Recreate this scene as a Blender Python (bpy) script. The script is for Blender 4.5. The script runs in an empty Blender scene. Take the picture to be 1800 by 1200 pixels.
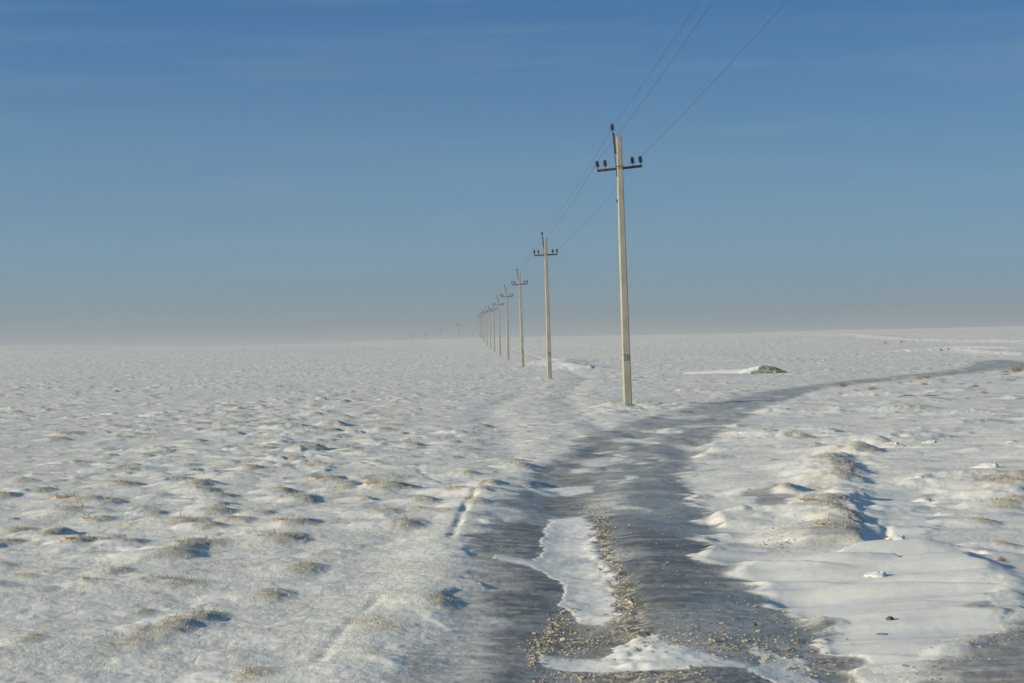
import bpy, bmesh, math, random
import numpy as np
from mathutils import Matrix, Vector

R = math.radians
scene = bpy.context.scene
col = scene.collection
rnd = random.Random(11)

# ------------------------------------------------------------------ camera
F_PX, CX, CY, EYE = 3491.0, 900.0, 600.0, 2.0
ROLL, PITCH = R(1.2), math.atan(16 / F_PX)
fwd = Vector((0, math.cos(PITCH), math.sin(PITCH)))
rt0, up0 = Vector((1, 0, 0)), Vector((0, -math.sin(PITCH), math.cos(PITCH)))
rgt = rt0 * math.cos(ROLL) - up0 * math.sin(ROLL)
upv = rt0 * math.sin(ROLL) + up0 * math.cos(ROLL)
cam_data = bpy.data.cameras.new("camera")
cam = bpy.data.objects.new("camera", cam_data)
col.objects.link(cam)
cam.matrix_world = Matrix(((rgt.x, upv.x, -fwd.x, 0), (rgt.y, upv.y, -fwd.y, 0),
                           (rgt.z, upv.z, -fwd.z, EYE), (0, 0, 0, 1)))
cam_data.sensor_width = 36
cam_data.lens = F_PX / 1800 * 36
cam_data.clip_start = 0.2
cam_data.clip_end = 20000
cam_data.dof.use_dof = True
cam_data.dof.focus_distance = 60
cam_data.dof.aperture_fstop = 10
scene.camera = cam

# ------------------------------------------------------------------ sky, sun, exposure
SUN_EL, SUN_AZ = R(15.5), R(-107)          # azimuth from +Y (view direction), negative = left
sun_dir = Vector((math.sin(SUN_AZ) * math.cos(SUN_EL), math.cos(SUN_AZ) * math.cos(SUN_EL), math.sin(SUN_EL)))
world = bpy.data.worlds.new("World")
scene.world = world
world.use_nodes = True
wn, wl = world.node_tree.nodes, world.node_tree.links
wn.clear()


def wnode(t, **kw):
    n = wn.new(t)
    for k, v in kw.items():
        setattr(n, k, v)
    return n


sky = wnode('ShaderNodeTexSky', sky_type='NISHITA', sun_disc=False)
sky.sun_elevation = SUN_EL
sky.sun_rotation = SUN_AZ
sky.altitude = 300
sky.air_density = 1.0
sky.dust_density = 0.6
sky.ozone_density = 2.0
tc = wnode('ShaderNodeTexCoord')
sep = wnode('ShaderNodeSeparateXYZ')
wl.new(tc.outputs['Generated'], sep.inputs[0])


def wmath(op, a, b=None, clamp=False):
    n = wnode('ShaderNodeMath', operation=op, use_clamp=clamp)
    for i, v in enumerate((a, b)):
        if v is None:
            continue
        if isinstance(v, (int, float)):
            n.inputs[i].default_value = v
        else:
            wl.new(v, n.inputs[i])
    return n.outputs[0]


zc = wmath('MAXIMUM', sep.outputs['Z'], 0.0)
zz = wmath('ADD', wmath('MULTIPLY', zc, 3.2), 0.10)      # clear air: the deep blue starts low over the steppe
comb = wnode('ShaderNodeCombineXYZ')
wl.new(sep.outputs['X'], comb.inputs[0]); wl.new(sep.outputs['Y'], comb.inputs[1]); wl.new(zz, comb.inputs[2])
nrm = wnode('ShaderNodeVectorMath', operation='NORMALIZE')
wl.new(comb.outputs[0], nrm.inputs[0])
wl.new(nrm.outputs[0], sky.inputs['Vector'])
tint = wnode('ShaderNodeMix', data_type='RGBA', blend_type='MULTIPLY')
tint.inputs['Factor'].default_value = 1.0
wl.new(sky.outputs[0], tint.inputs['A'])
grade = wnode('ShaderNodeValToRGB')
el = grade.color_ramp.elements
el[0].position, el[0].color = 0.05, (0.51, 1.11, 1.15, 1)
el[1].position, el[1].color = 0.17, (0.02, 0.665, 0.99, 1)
e3 = el.new(0.5); e3.color = (0.80, 1.02, 0.97, 1)  # sky above the frame brightened to add fill light on the snow
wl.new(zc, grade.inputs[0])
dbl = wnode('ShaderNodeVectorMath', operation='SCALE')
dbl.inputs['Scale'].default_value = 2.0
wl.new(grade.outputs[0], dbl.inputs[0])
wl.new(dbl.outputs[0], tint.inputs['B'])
# band of winter haze over the horizon
hz = wmath('POWER', 2.718, wmath('MULTIPLY', zc, -1 / 0.145))
hmix = wnode('ShaderNodeMix', data_type='RGBA')
wl.new(hz, hmix.inputs['Factor'])
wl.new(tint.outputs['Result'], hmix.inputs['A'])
# a little brighter towards the sun side
side = wmath('MULTIPLY', sep.outputs['X'], -1.0)
side = wmath('ADD', wmath('MULTIPLY', side, 0.16), 1.0)
hcol = wnode('ShaderNodeMix', data_type='RGBA', blend_type='MULTIPLY')
hcol.inputs['Factor'].default_value = 1
hcol.inputs['A'].default_value = (1.72, 1.88, 2.14, 1)
wl.new(side, hcol.inputs['B'])
wl.new(hcol.outputs['Result'], hmix.inputs['B'])
# very faint cirrus streaks
cmap = wnode('ShaderNodeMapping')
cmap.inputs['Scale'].default_value = (2.2, 2.2, 34)
cmap.inputs['Rotation'].default_value = (0, R(2.5), 0)
wl.new(tc.outputs['Generated'], cmap.inputs[0])
cno = wnode('ShaderNodeTexNoise')
cno.inputs['Scale'].default_value = 2.2
cno.inputs['Detail'].default_value = 6
cno.inputs['Roughness'].default_value = 0.62
wl.new(cmap.outputs[0], cno.inputs['Vector'])
cfac = wmath('MULTIPLY', wmath('SUBTRACT', cno.outputs['Fac'], 0.46, True), 0.75, True)
cmix = wnode('ShaderNodeMix', data_type='RGBA')
wl.new(cfac, cmix.inputs['Factor'])
wl.new(hmix.outputs['Result'], cmix.inputs['A'])
cmix.inputs['B'].default_value = (2.4, 3.3, 4.0, 1)
bg = wnode('ShaderNodeBackground')
bg.inputs['Strength'].default_value = 0.08
wl.new(cmix.outputs['Result'], bg.inputs['Color'])
wo = wnode('ShaderNodeOutputWorld')
wl.new(bg.outputs[0], wo.inputs['Surface'])

sun_data = bpy.data.lights.new("sun", 'SUN')
sun_data.energy = 5.0
sun_data.angle = R(1.2)
sun_data.color = (1.0, 0.88, 0.645)
sun = bpy.data.objects.new("sun", sun_data)
sun.rotation_euler = (-sun_dir).to_track_quat('-Z', 'Y').to_euler()
sun.location = (-40, 0, 40)
col.objects.link(sun)

scene.view_settings.view_transform = 'Standard'
scene.view_settings.look = 'None'
scene.view_settings.exposure = 0.34
scene.view_settings.gamma = 1.0
scene.cycles.use_denoising = True
scene.cycles.max_bounces = 6
scene.cycles.volume_bounces = 1

# ------------------------------------------------------------------ plan of the place
POLES = [  # base pixel in the survey photograph, distance along the view
    (1104, 713, 70.0), (966.3, 665.8, 134.8), (919.2, 646.2, 198.6), (893.5, 632.3, 262.3), (879.3, 624.3, 330.0),
    (869.2, 617.5, 400.0), (862.7, 610.8, 465.0), (856.2, 604.4, 525.0), (851.5, 600.5, 594.0),
    (848.7, 598.4, 660.0), (845.4, 597.0, 722.0)]
FAR = [(842.6, 558.5, 785.0), (805.2, 572.7, 850.0), (774.3, 580.4, 915.0), (749.2, 588.2, 980.0),
       (724.5, 592.8, 1045.0), (700.5, 598.6, 1110.0)]            # crossarm pixel
BAR_H = 8.34


def pix_ray(px, py):
    return fwd + rgt * ((px - CX) / F_PX) + upv * ((CY - py) / F_PX)


def at_depth(px, py, Y):
    d = pix_ray(px, py)
    k = Y / d.y
    return Vector((d.x * k, Y, EYE + d.z * k))


_ky, _kz = [-4000, 0, 135], [0, 0, 0]
for px, py, Y in POLES[2:]:
    _ky.append(Y); _kz.append(at_depth(px, py, Y).z)
for px, py, Y in FAR:
    _ky.append(Y); _kz.append(at_depth(px, py, Y).z - BAR_H)
_ky += [1300, 1600, 4000]
_kz += [-3.0, -7.0, -9.0]
_ky, _kz = np.array(_ky, float), np.array(_kz, float)
# smooth the surveyed profile a little
_fy = np.arange(-50, 1700, 5.0)
_fz = np.interp(_fy, _ky, _kz)
_k = np.hanning(25); _k /= _k.sum()
_fz = np.convolve(np.pad(_fz, 12, mode='edge'), _k, mode='valid')


def base_z(X, Y):
    X, Y = np.asarray(X, float), np.asarray(Y, float)
    z = np.where(Y < 1690, np.interp(Y, _fy, _fz), np.interp(Y, _ky, _kz))
    t = X / np.maximum(Y, 60.0)
    k = 1 + 0.19 * np.clip(-(t + 0.04) / 0.22, 0, 1.4) ** 1.3 + 0.10 * np.clip(t / 0.25, 0, 1.4)
    return np.where(z > 0, z * k, z)


def ground_hit(px, py):
    d = pix_ray(px, py)
    Y = np.concatenate([np.arange(5, 200, 0.05), np.arange(200, 1400, 1.0)])
    k = Y / d.y
    f = EYE + d.z * k - base_z(d.x * k, Y)
    i = np.argmax(f < 0)
    if not (f < 0).any():
        return None
    Yh = Y[i]
    return d.x * Yh / d.y, Yh


def plan(X, Y):
    """plan coordinates of the ground: bearing and closeness, both in survey units"""
    Yc = np.maximum(Y, 1.5)
    return 900 + F_PX * X / Yc, 616 + F_PX * EYE / Yc


def to_plan(pts):
    out = []
    for p in pts:
        h = ground_hit(*p)
        if h is None:
            h = (at_depth(p[0], p[1], 700).x, 700.0)
        u, w = plan(np.array(h[0]), np.array(h[1]))
        out.append((float(u), float(w)))
    return np.array(out)


# ------------------------------------------------------------------ noise
def _hash(ix, iy, seed):
    h = (ix.astype(np.int64) * 374761393 + iy.astype(np.int64) * 668265263 + seed * 974711) & 0xffffffff
    h = ((h ^ (h >> 13)) * 1274126177) & 0xffffffff
    h = ((h ^ (h >> 16)) * 2246822519) & 0xffffffff
    return ((h ^ (h >> 15)) & 0xffffff) / float(0xffffff)


def vnoise(x, y, seed=0):
    ix, iy = np.floor(x), np.floor(y)
    fx, fy = x - ix, y - iy
    fx = fx * fx * fx * (fx * (fx * 6 - 15) + 10)
    fy = fy * fy * fy * (fy * (fy * 6 - 15) + 10)
    a, b = _hash(ix, iy, seed), _hash(ix + 1, iy, seed)
    c, d = _hash(ix, iy + 1, seed), _hash(ix + 1, iy + 1, seed)
    return ((a + (b - a) * fx) * (1 - fy) + (c + (d - c) * fx) * fy) * 2 - 1


def fbm(x, y, seed=0, octv=3, gain=0.5):
    s, a, n = 0, 1.0, 0
    for o in range(octv):
        s = s + a * vnoise(x * 2 ** o + 17.3 * o, y * 2 ** o - 9.1 * o, seed + o)
        n += a; a *= gain
    return s / n


def sstep(a, b, x):
    t = np.clip((x - a) / (b - a), 0, 1)
    return t * t * (3 - 2 * t)


def sdf(poly, u, w):
    """signed distance to a closed outline (negative inside)"""
    d = np.full(u.shape, 1e9)
    inside = np.zeros(u.shape, bool)
    n = len(poly)
    for i in range(n):
        ax, ay = poly[i]; bx, by = poly[(i + 1) % n]
        ex, ey = bx - ax, by - ay
        L = ex * ex + ey * ey + 1e-9
        t = np.clip(((u - ax) * ex + (w - ay) * ey) / L, 0, 1)
        d = np.minimum(d, (u - ax - t * ex) ** 2 + (w - ay - t * ey) ** 2)
        c = ((ay > w) != (by > w)) & (u < (bx - ax) * (w - ay) / (by - ay + 1e-12) + ax)
        inside ^= c
    d = np.sqrt(d)
    return np.where(inside, -d, d)


def region(pts, u, w, soft=6, pad=60):
    if np.ndim(soft) == 0 and soft < 40:
        soft = soft * np.clip((w - 640) / 160, 0.18, 1.0)
    P = to_plan(pts)
    m = (u > P[:, 0].min() - pad) & (u < P[:, 0].max() + pad) & (w > P[:, 1].min() - pad) & (w < P[:, 1].max() + pad)
    out = np.zeros(u.shape)
    if m.any():
        s = sdf(P, u[m], w[m])
        sf = soft[m] if np.ndim(soft) else soft
        out[m] = 1 - sstep(-sf, sf, s)
    return out


def line_d(pts, X, Y, reach):
    """distance in metres to a line on the ground (and the mask of points within reach)"""
    W = [ground_hit(*p) for p in pts]
    xs, ys = [p[0] for p in W], [p[1] for p in W]
    m = (X > min(xs) - reach) & (X < max(xs) + reach) & (Y > min(ys) - reach) & (Y < max(ys) + reach)
    d = np.full(X.shape, 1e3)
    if m.any():
        xm, ym = X[m], Y[m]
        dm = np.full(xm.shape, 1e3); sg = np.zeros(xm.shape)
        for (ax, ay), (bx, by) in zip(W[:-1], W[1:]):
            ex, ey = bx - ax, by - ay
            t = np.clip(((xm - ax) * ex + (ym - ay) * ey) / (ex * ex + ey * ey + 1e-9), 0, 1)
            qx, qy = xm - ax - t * ex, ym - ay - t * ey
            q = np.hypot(qx, qy) * np.where(qx < 0, -1, 1)
            dm = np.where(np.abs(q) < np.abs(dm), q, dm)
        d[m] = dm
    return d


# ------------------------------------------------------------------ hummocks
def bumps(X, Y, cell, seed, prob, sx, sy, skew=(1.5, 0.75)):
    """asymmetric mounds scattered one to a cell: long flank to the left, steep flank to the right"""
    gx, gy = np.floor(X / cell), np.floor(Y / cell)
    H = np.zeros(X.shape); crest = np.zeros(X.shape); tail = np.zeros(X.shape)
    for ox in (-1, 0, 1):
        for oy in (-1, 0, 1):
            ix, iy = gx + ox, gy + oy
            r0 = _hash(ix, iy, seed)
            cx = (ix + _hash(ix, iy, seed + 1)) * cell
            cy = (iy + _hash(ix, iy, seed + 2)) * cell
            k = 0.55 + 0.9 * _hash(ix, iy, seed + 3)
            hh = np.where(r0 < prob, (0.35 + 0.65 * _hash(ix, iy, seed + 4)) * k, 0)
            dx, dy = X - cx, Y - cy
            dx = dx + dy * (_hash(ix, iy, seed + 5) - 0.5) * 0.8
            ux = dx / (cell * sx * k) / np.where(dx < 0, skew[0], skew[1])
            uy = dy / (cell * sy * k)
            b = np.clip(1 - ux * ux - uy * uy, 0, 1) ** 1.5
            z = hh * b
            up = z > H
            H = np.maximum(H, z)
            grassy = _hash(ix, iy, seed + 6)
            cr = sstep(0.15, 0.6, b) * sstep(-0.35, 0.15, ux) * (grassy < 0.62)
            tl = sstep(0.02, 0.25, b) * sstep(-0.1, -0.4, ux) * sstep(0.75, 0.35, np.abs(uy)) * (grassy > 0.5)
            crest = np.where(up, cr, crest); tail = np.where(up, tl, tail)
    return H, crest, tail


# tufts seen one by one: pixel of the base, size factor
TUFTS_FIELD = [
    (43, 848, 1.2), (69, 865, 1.2), (6, 873, 1.1), (139, 886, 1.7), (122, 902, 1.3), (192, 887, 1.1), (172, 916, 1.0),
    (219, 856, 1.4), (342, 856, 1.6), (361, 867, 1.1), (386, 876, 1.2), (494, 867, 1.1), (389, 892, 1.0), (380, 904, 1.2),
    (417, 919, 1.1), (322, 922, 1.5), (369, 931, 1.0), (31, 933, 1.0), (86, 942, 1.0), (10, 954, 1.0), (136, 955, .8),
    (228, 955, .9), (369, 965, 1.0), (303, 983, 1.5), (328, 969, 1.1), (347, 777, 1.2), (103, 773, 1.4), (119, 766, 1.3),
    (217, 770, 1.3), (244, 766, 1.2), (572, 848, 1.4), (606, 853, 1.1), (672, 861, 1.5), (703, 859, 1.4), (525, 880, 1.4),
    (822, 838, 1.0), (856, 856, 1.3), (800, 866, 1.3), (839, 872, 1.2), (742, 886, 1.1), (672, 911, 1.2), (539, 885, .9),
    (519, 930, 1.3), (706, 933, 1.4), (494, 958, 1.4), (831, 897, 1.0), (439, 827, 1.0), (797, 806, .9), (617, 791, 1.2),
    (794, 774, 1.1), (728, 779, 1.1), (850, 749, 1.4), (553, 790, 1.4), (203, 1010, .8), (158, 1029, .5), (253, 1078, .5),
    (300, 1108, .9), (333, 1094, .9), (363, 1084, .8), (472, 1051, 1.0), (439, 1189, .9), (50, 1132, .6), (530, 1007, 1.1),
    (772, 1070, .9), (905, 812, 1.5), (915, 822, 1.2), (600, 862, 1.0), (462, 905, .8), (270, 905, .8), (640, 880, .9)]
TUFTS_BERM = [(1514, 803, 1.6), (1455, 824, 1.8), (1369, 864, 1.3), (1455, 893, 1.5), (1444, 903, 1.4), (1471, 919, 1.0),
              (1492, 926, .8), (1462, 941, 1.5), (1478, 953, 1.0), (1401, 771, 1.3), (1751, 864, 1.5), (1754, 893, 1.0),
              (1794, 887, 1.1), (1718, 922, .8), (1753, 962, .7), (1350, 762, 1.0), (1470, 836, 1.5), (1480, 850, 1.3)]
SHRUBS = [  # pixel of base, width in pixels, kind
    (1482, 678, 13, 0), (1534, 686, 17, 0), (1616, 665, 13, 1), (1629, 664, 13, 0), (1625, 675, 10, 0), (1688, 677, 10, 1),
    (1715, 680, 14, 0), (1706, 682, 10, 1), (1726, 657, 9, 1), (1769, 654, 9, 0), (1789, 653, 22, 0), (1776, 667, 20, 1),
    (1774, 699, 12, 1), (1753, 696, 6, 1), (1731, 691, 12, 1), (1479, 710, 12, 1), (1509, 709, 6, 1), (1577, 722, 11, 1),
    (1583, 673, 8, 1), (1658, 672, 8, 1), (1477, 690, 8, 1), (1556, 602, 7, 0), (1585, 600, 5, 0), (1693, 591, 4, 1),
    (1762, 993, 17, 0), (1322, 632, 4, 1), (1768, 658, 12, 1), (1655, 667, 9, 1), (1602, 671, 9, 1), (1792, 703, 13, 1),
    (1700, 702, 9, 1), (1541, 694, 10, 1), (1662, 692, 8, 1), (1738, 674, 10, 1), (1420, 697, 7, 1)]

HAND = []
FEET = [tuple(at_depth(*p))[:2] for p in POLES[:5]]
for px, py, s in TUFTS_FIELD:
    h = ground_hit(px, py)
    HAND.append((h[0], h[1], s * 0.047 * (0.65 + 0.35 * float(sstep(14, 22, h[1]))), s * 0.30, s * 0.45))
for px, py, s in TUFTS_BERM:
    h = ground_hit(px, py)
    HAND.append((h[0], h[1], s * 0.07, s * 0.40, s * 0.6))


def terrain(X, Y):
    """height and surface masks: ice, fresh drift, grass and soil, ice browning, grit"""
    X, Y = np.asarray(X, float), np.asarray(Y, float)
    u, w = plan(X, Y)
    far = np.hypot(X, Y)
    # wind-torn edges
    e1 = fbm(X * 0.40, Y * 1.5, 3, 3); e2 = fbm(X * 1.4, Y * 5.0, 7, 3)
    near_k = np.clip((w - 640) / 250, 0.12, 1.3)
    uu = u + near_k * (46 * e1 + 24 * e2)
    ww = w + near_k * (5 * e2)

    road = region([(640, 1260), (745, 1130), (800, 1060), (818, 1000), (838, 950), (880, 896), (915, 858), (930, 832), (985, 792),
                   (1010, 766), (1075, 746), (1150, 727), (1240, 706), (1320, 689), (1400, 677), (1445, 672), (1490, 666), (1560, 660), (1640, 652),
                   (1700, 645), (1718, 632), (1760, 629), (1820, 634), (2250, 640), (2250, 654), (1820, 648), (1750, 650), (1700, 657), (1650, 662), (1600, 665), (1550, 670), (1490, 677), (1445, 683), (1420, 692), (1385, 702),
                   (1310, 732), (1255, 765), (1235, 800), (1195, 838), (1215, 880), (1245, 905), (1265, 930), (1232, 950),
                   (1232, 988), (1292, 1008), (1380, 1058), (1440, 1102), (1480, 1150), (1520, 1260)], uu, ww, 15)
    verge = region([(1340, 940), (1400, 932), (1470, 936), (1490, 958), (1445, 974), (1390, 976), (1350, 960)], uu, ww, 22) * 0.6
    verge = np.maximum(verge, region([(1545, 1260), (1590, 1168), (1650, 1146), (1735, 1112), (1800, 1078), (1900, 1060), (1900, 1260)], uu, ww, 34) * 0.72)
    verge = np.maximum(verge, 0.75 * region([(1310, 868), (1350, 860), (1390, 880), (1385, 905), (1330, 905)], uu, ww, 8))
    verge = np.maximum(verge, 0.6 * region([(1690, 1075), (1750, 1060), (1770, 1090), (1720, 1100)], uu, ww, 8))
    hard_u = u + near_k * (9 * e1 + 11 * e2 + 2 * fbm(X * 9, Y * 12, 11, 2))
    patch = region([(972, 914), (1026, 911), (1044, 930), (1056, 960), (1060, 985), (1080, 1012), (1078, 1035), (1092, 1062), (1094, 1080), (1060, 1091),
                    (1022, 1086), (1000, 1066), (990, 1036), (965, 1016), (938, 1000), (872, 992), (868, 986), (942, 989),
                    (956, 962), (954, 936)], hard_u, w, 5)
    patch = np.maximum(patch, region([(925, 855), (1000, 849), (1046, 852), (1040, 862), (968, 869), (930, 864)], hard_u, w, 4))
    patch = np.maximum(patch, region([(934, 1142), (1002, 1150), (1060, 1152), (1090, 1132), (1128, 1112), (1162, 1130), (1240, 1152),
                                      (1335, 1172), (1200, 1182), (1050, 1174), (962, 1164)], uu * .5 + hard_u * .5, ww, 4))
    patch = np.maximum(patch, 0.85 * region([(1085, 792), (1100, 797), (1092, 812), (1075, 815)], uu, w, 4))
    patch = np.maximum(patch, 0.8 * region([(1095, 838), (1120, 838), (1110, 850), (1080, 852)], uu, w, 4))
    patch = np.maximum(patch, 0.9 * region([(1300, 1150), (1350, 1135), (1420, 1175), (1440, 1205), (1330, 1200)], uu, w, 6))
    veil = region([(600, 1260), (700, 1130), (765, 1060), (800, 1000), (815, 960), (905, 960), (905, 1000), (890, 1060), (870, 1120), (850, 1260)], uu, w, 45)
    ice = np.maximum(road * (1 - 0.42 * veil), verge) * (1 - patch)
    ice_far = sstep(900, 740, w)
    blown = sstep(0.02, 0.5, fbm(X * 0.8, Y * 0.42, 136, 4, 0.6)) * (0.25 + 0.45 * sstep(16, 26, Y) * sstep(85, 60, Y))
    ice = ice * (1 - blown) * (1 - 0.20 * sstep(19, 34, Y) * sstep(75, 55, Y))
    # trodden side track running along the pole line
    dtr = np.minimum(np.abs(line_d([(945, 845), (905, 800), (880, 760), (858, 738), (868, 718), (905, 700), (960, 690)], X, Y, 3)),
                     np.abs(line_d([(1090, 760), (1040, 740), (1000, 705), (990, 690), (1035, 665), (985, 642), (935, 624), (900, 612)], X, Y, 4)))
    track = np.exp(-((dtr + 0.5 * fbm(X * 0.6, Y * 0.4, 127, 3)) / 0.55) ** 2)

    # zones
    RP = to_plan([(1200, 838), (1235, 800), (1255, 765), (1310, 732), (1430, 684), (1650, 664), (1800, 648)])
    right = region([(1500, 1190), (1440, 1102), (1292, 1008), (1232, 988), (1265, 930), (1195, 838), (1235, 800), (1255, 765), (1310, 732), (1430, 684),
                    (1650, 664), (1800, 650), (2600, 640), (3600, 1190)], u, w, 14, pad=4000)
    right = np.where((w > 1180) & (u > 1480), 1.0, right)
    channel = region([(1500, 850), (1600, 850), (1640, 900), (1615, 960), (1690, 975), (1760, 1040), (1745, 1105), (1600, 1150), (1500, 1175), (1450, 1100),
                      (1300, 1010), (1240, 985), (1260, 945), (1330, 970), (1480, 985), (1505, 930)], uu, ww, 12)
    left = np.clip(1 - right - road * 1.2, 0, 1) * (1 - 0.3 * track)

    base = base_z(X, Y)
    z = base + 0.10 * fbm(X / 9.0, Y / 11.0, 21, 2) * sstep(8, 30, far)
    z = z + (0.9 * sstep(250, 600, far)) * fbm(X / 90.0, Y / 120.0, 23, 2)

    # tussocky field
    clump = 0.55 + 0.75 * sstep(-0.3, 0.5, fbm(X / 5.0, Y / 7.0, 31, 2))
    frontal = 0.32 + 0.68 * sstep(15, 24, Y)
    wx, wy = X + 0.16 * vnoise(X * 1.7, Y * 1.7, 33), Y + 0.22 * vnoise(X * 1.5, Y * 1.5, 35)
    HA, ca, ta = bumps(wx, wy, 1.25, 40, 0.62, 0.40, 0.46, (1.45, 0.8))
    HB, cb, tb = bumps(wx, wy, 0.62, 60, 0.80, 0.42, 0.55)
    amp = left * clump * frontal
    rag = 1 + 0.35 * fbm(X * 5, Y * 5, 37, 2)
    z = z + amp * rag * (0.062 * HA + 0.038 * HB)
    grass = left * clump * np.maximum(ca * sstep(.1, .5, HA) * 0.85, cb * 0.5 * sstep(.1, .5, HB))
    fresh = left * np.maximum(ta * sstep(.1, .4, HA), 0.7 * tb * sstep(.1, .4, HB))

    # drifts on the right
    HC, cc, tcx = bumps(wx, wy, 2.6, 80, 0.7, 0.42, 0.40, (1.3, 0.75))
    HD, cd, td = bumps(wx, wy, 1.0, 90, 0.55, 0.44, 0.34, (1.5, 0.7))
    ramp = right * (1 - 0.9 * channel) * (1 - 0.85 * np.clip(verge * 1.3, 0, 1))
    z = z + ramp * rag * (0.085 * HC + 0.042 * HD)
    grass = np.maximum(grass, ramp * (0.75 * cc * sstep(.2, .6, HC) + 0.3 * cd * sstep(.2, .6, HD)))
    fresh = np.maximum(fresh, right * (0.42 + 0.58 * tcx + 0.3 * fbm(X * 0.7, Y * 1.6, 113, 3)))
    sast = fbm(X * 0.32, Y * 1.9, 110, 2)
    z = z + right * (0.045 + 0.05 * channel) * sast * sstep(9, 13, Y)
    rid = 1 - np.abs(fbm(X * 0.5 + 0.4 * Y, Y * 1.1 - 0.1 * X, 112, 2)) * 2.2
    z = z + right * (1 - 0.6 * channel) * 0.060 * np.clip(rid, 0, 1) ** 2 * sstep(-0.2, 0.3, fbm(X / 3, Y / 4, 114, 2))
    saw = (Y / 0.85 + 1.6 * fbm(X * 0.22, Y * 0.35, 116, 3) + 0.45 * X) % 1.0
    z = z + (right * (0.35 + 0.65 * channel)) * 0.050 * saw * sstep(1.0, 0.86, saw) * sstep(-0.3, 0.4, fbm(X * 0.5, Y * 0.9, 118, 2)) * sstep(60, 30, Y)
    rip = np.clip(1 - np.abs(fbm(wx * 0.75, wy * 0.42, 124, 3)) * 3.0, 0, 1) ** 1.5
    z = z + left * 0.016 * rip * sstep(18, 30, Y) * sstep(-0.4, 0.2, fbm(X / 4, Y / 6, 126, 2))
    z = z + left * (0.014 * fbm(X * 1.4, Y * 2.0, 120, 3) + 0.022 * fbm(X / 1.9, Y / 2.8, 122, 2) * sstep(60, 25, Y))

    # carriageway: two snow-filled troughs with a crown between them
    dl = line_d([(1005, 1260), (1030, 1150), (1040, 1080), (1015, 1010), (1000, 940), (985, 865), (990, 825), (1050, 780)], X, Y, 2)
    dr = line_d([(1540, 1260), (1480, 1170), (1400, 1060), (1325, 985), (1272, 905), (1215, 848), (1200, 815), (1225, 760)], X, Y, 2)
    wob = 0.10 * fbm(X * 1.3, Y * 1.0, 128, 3)
    tl_ = 0.75 + 0.45 * fbm(X * 0.9, Y * 0.7, 129, 2)
    z = z - tl_ * (0.050 * np.exp(-((dl + wob) / 0.38) ** 2) + 0.052 * np.exp(-((dr + wob) / 0.42) ** 2))
    dc = line_d([(1250, 1260), (1190, 1100), (1150, 1000), (1110, 900), (1090, 830)], X, Y, 2)
    z = z + 0.02 * np.exp(-(dc / 0.35) ** 2)
    z = z + road * (0.008 * fbm(X * 5, Y * 4, 131, 3, 0.6) + 0.022 * fbm(X * 1.1, Y * 0.9, 130, 3) + 0.085 * sstep(22, 32, Y) * np.clip(fbm(X * 1.0, Y * 0.5, 133, 3), -0.15, 1))
    grit_l = np.exp(-((dl - 0.30) / 0.16) ** 2) * sstep(11.5, 13, Y) * sstep(24, 20, Y)
    z = z + grit_l * 0.03 * fbm(X * 7, Y * 7, 135, 2)
    # snow bank left of the carriageway
    db = line_d([(560, 1260), (690, 1120), (770, 1010), (820, 930), (880, 858), (930, 815)], X, Y, 2)
    z = z + 0.05 * np.exp(-(db / 0.45) ** 2)
    # overgrown bank between carriageway and the filled side track, steep to the right
    dk = line_d([(1490, 925), (1495, 905), (1484, 880), (1475, 850), (1455, 820), (1500, 800)], X, Y, 3)
    dk = np.where(np.abs(dk) < 900, dk + 0.22 * fbm(X * 1.6, Y * 1.1, 145, 3), dk)
    z = z + (1 - 0.8 * np.clip(verge * 1.3, 0, 1)) * 0.060 * np.where(dk < 0, np.exp(-(dk / 0.75) ** 2), np.exp(-(dk / 0.34) ** 2)) * (0.75 + 0.6 * fbm(X * 1.5, Y * 0.8, 141, 3))
    z = z + 0.03 * np.exp(-(dk / 0.7) ** 2) * fbm(X * 3.2, Y * 2.6, 149, 3, 0.6)
    berm = np.where(dk < 0, np.exp(-(dk / 0.6) ** 2), np.exp(-(dk / 0.16) ** 2))
    grass = np.maximum(grass, 0.52 * berm * sstep(-0.25, 0.3, fbm(X * 1.2, Y * 0.6, 143, 2)))
    # crest of the far drift bank
    d2 = line_d([(1560, 985), (1640, 972), (1690, 985), (1725, 1010), (1770, 1055), (1790, 1080)], X, Y, 2.5)
    d2 = np.where(np.abs(d2) < 900, d2 + 0.2 * fbm(X * 1.6, Y * 1.3, 147, 3), d2)
    Ye = ground_hit(1640, 972)[1]
    z = z + 0.06 * sstep(Ye + 0.4, Ye - 1.6, Y) * np.where(d2 < 0, np.exp(-(d2 / 0.7) ** 2), np.exp(-(d2 / 0.2) ** 2))
    # long drifts along a second road far out on the right
    for pts in ([(1400, 593), (1500, 591), (1560, 596), (1640, 598), (1800, 600)], [(1590, 617), (1680, 615), (1760, 621), (1800, 624)], [(1690, 611), (1800, 612)],
                [(955, 634), (1000, 640), (1040, 648)]):
        dd = line_d(pts, X, Y, 8) + 3.0 * fbm(X / 9, Y / 14, 171, 3)
        g = np.exp(-(dd / 2.2) ** 2)
        z = z + 0.30 * g
        fresh = np.maximum(fresh, g)
        grass = grass * (1 - g)
    # side track trough and wheel grooves
    z = z - 0.045 * track
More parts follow.
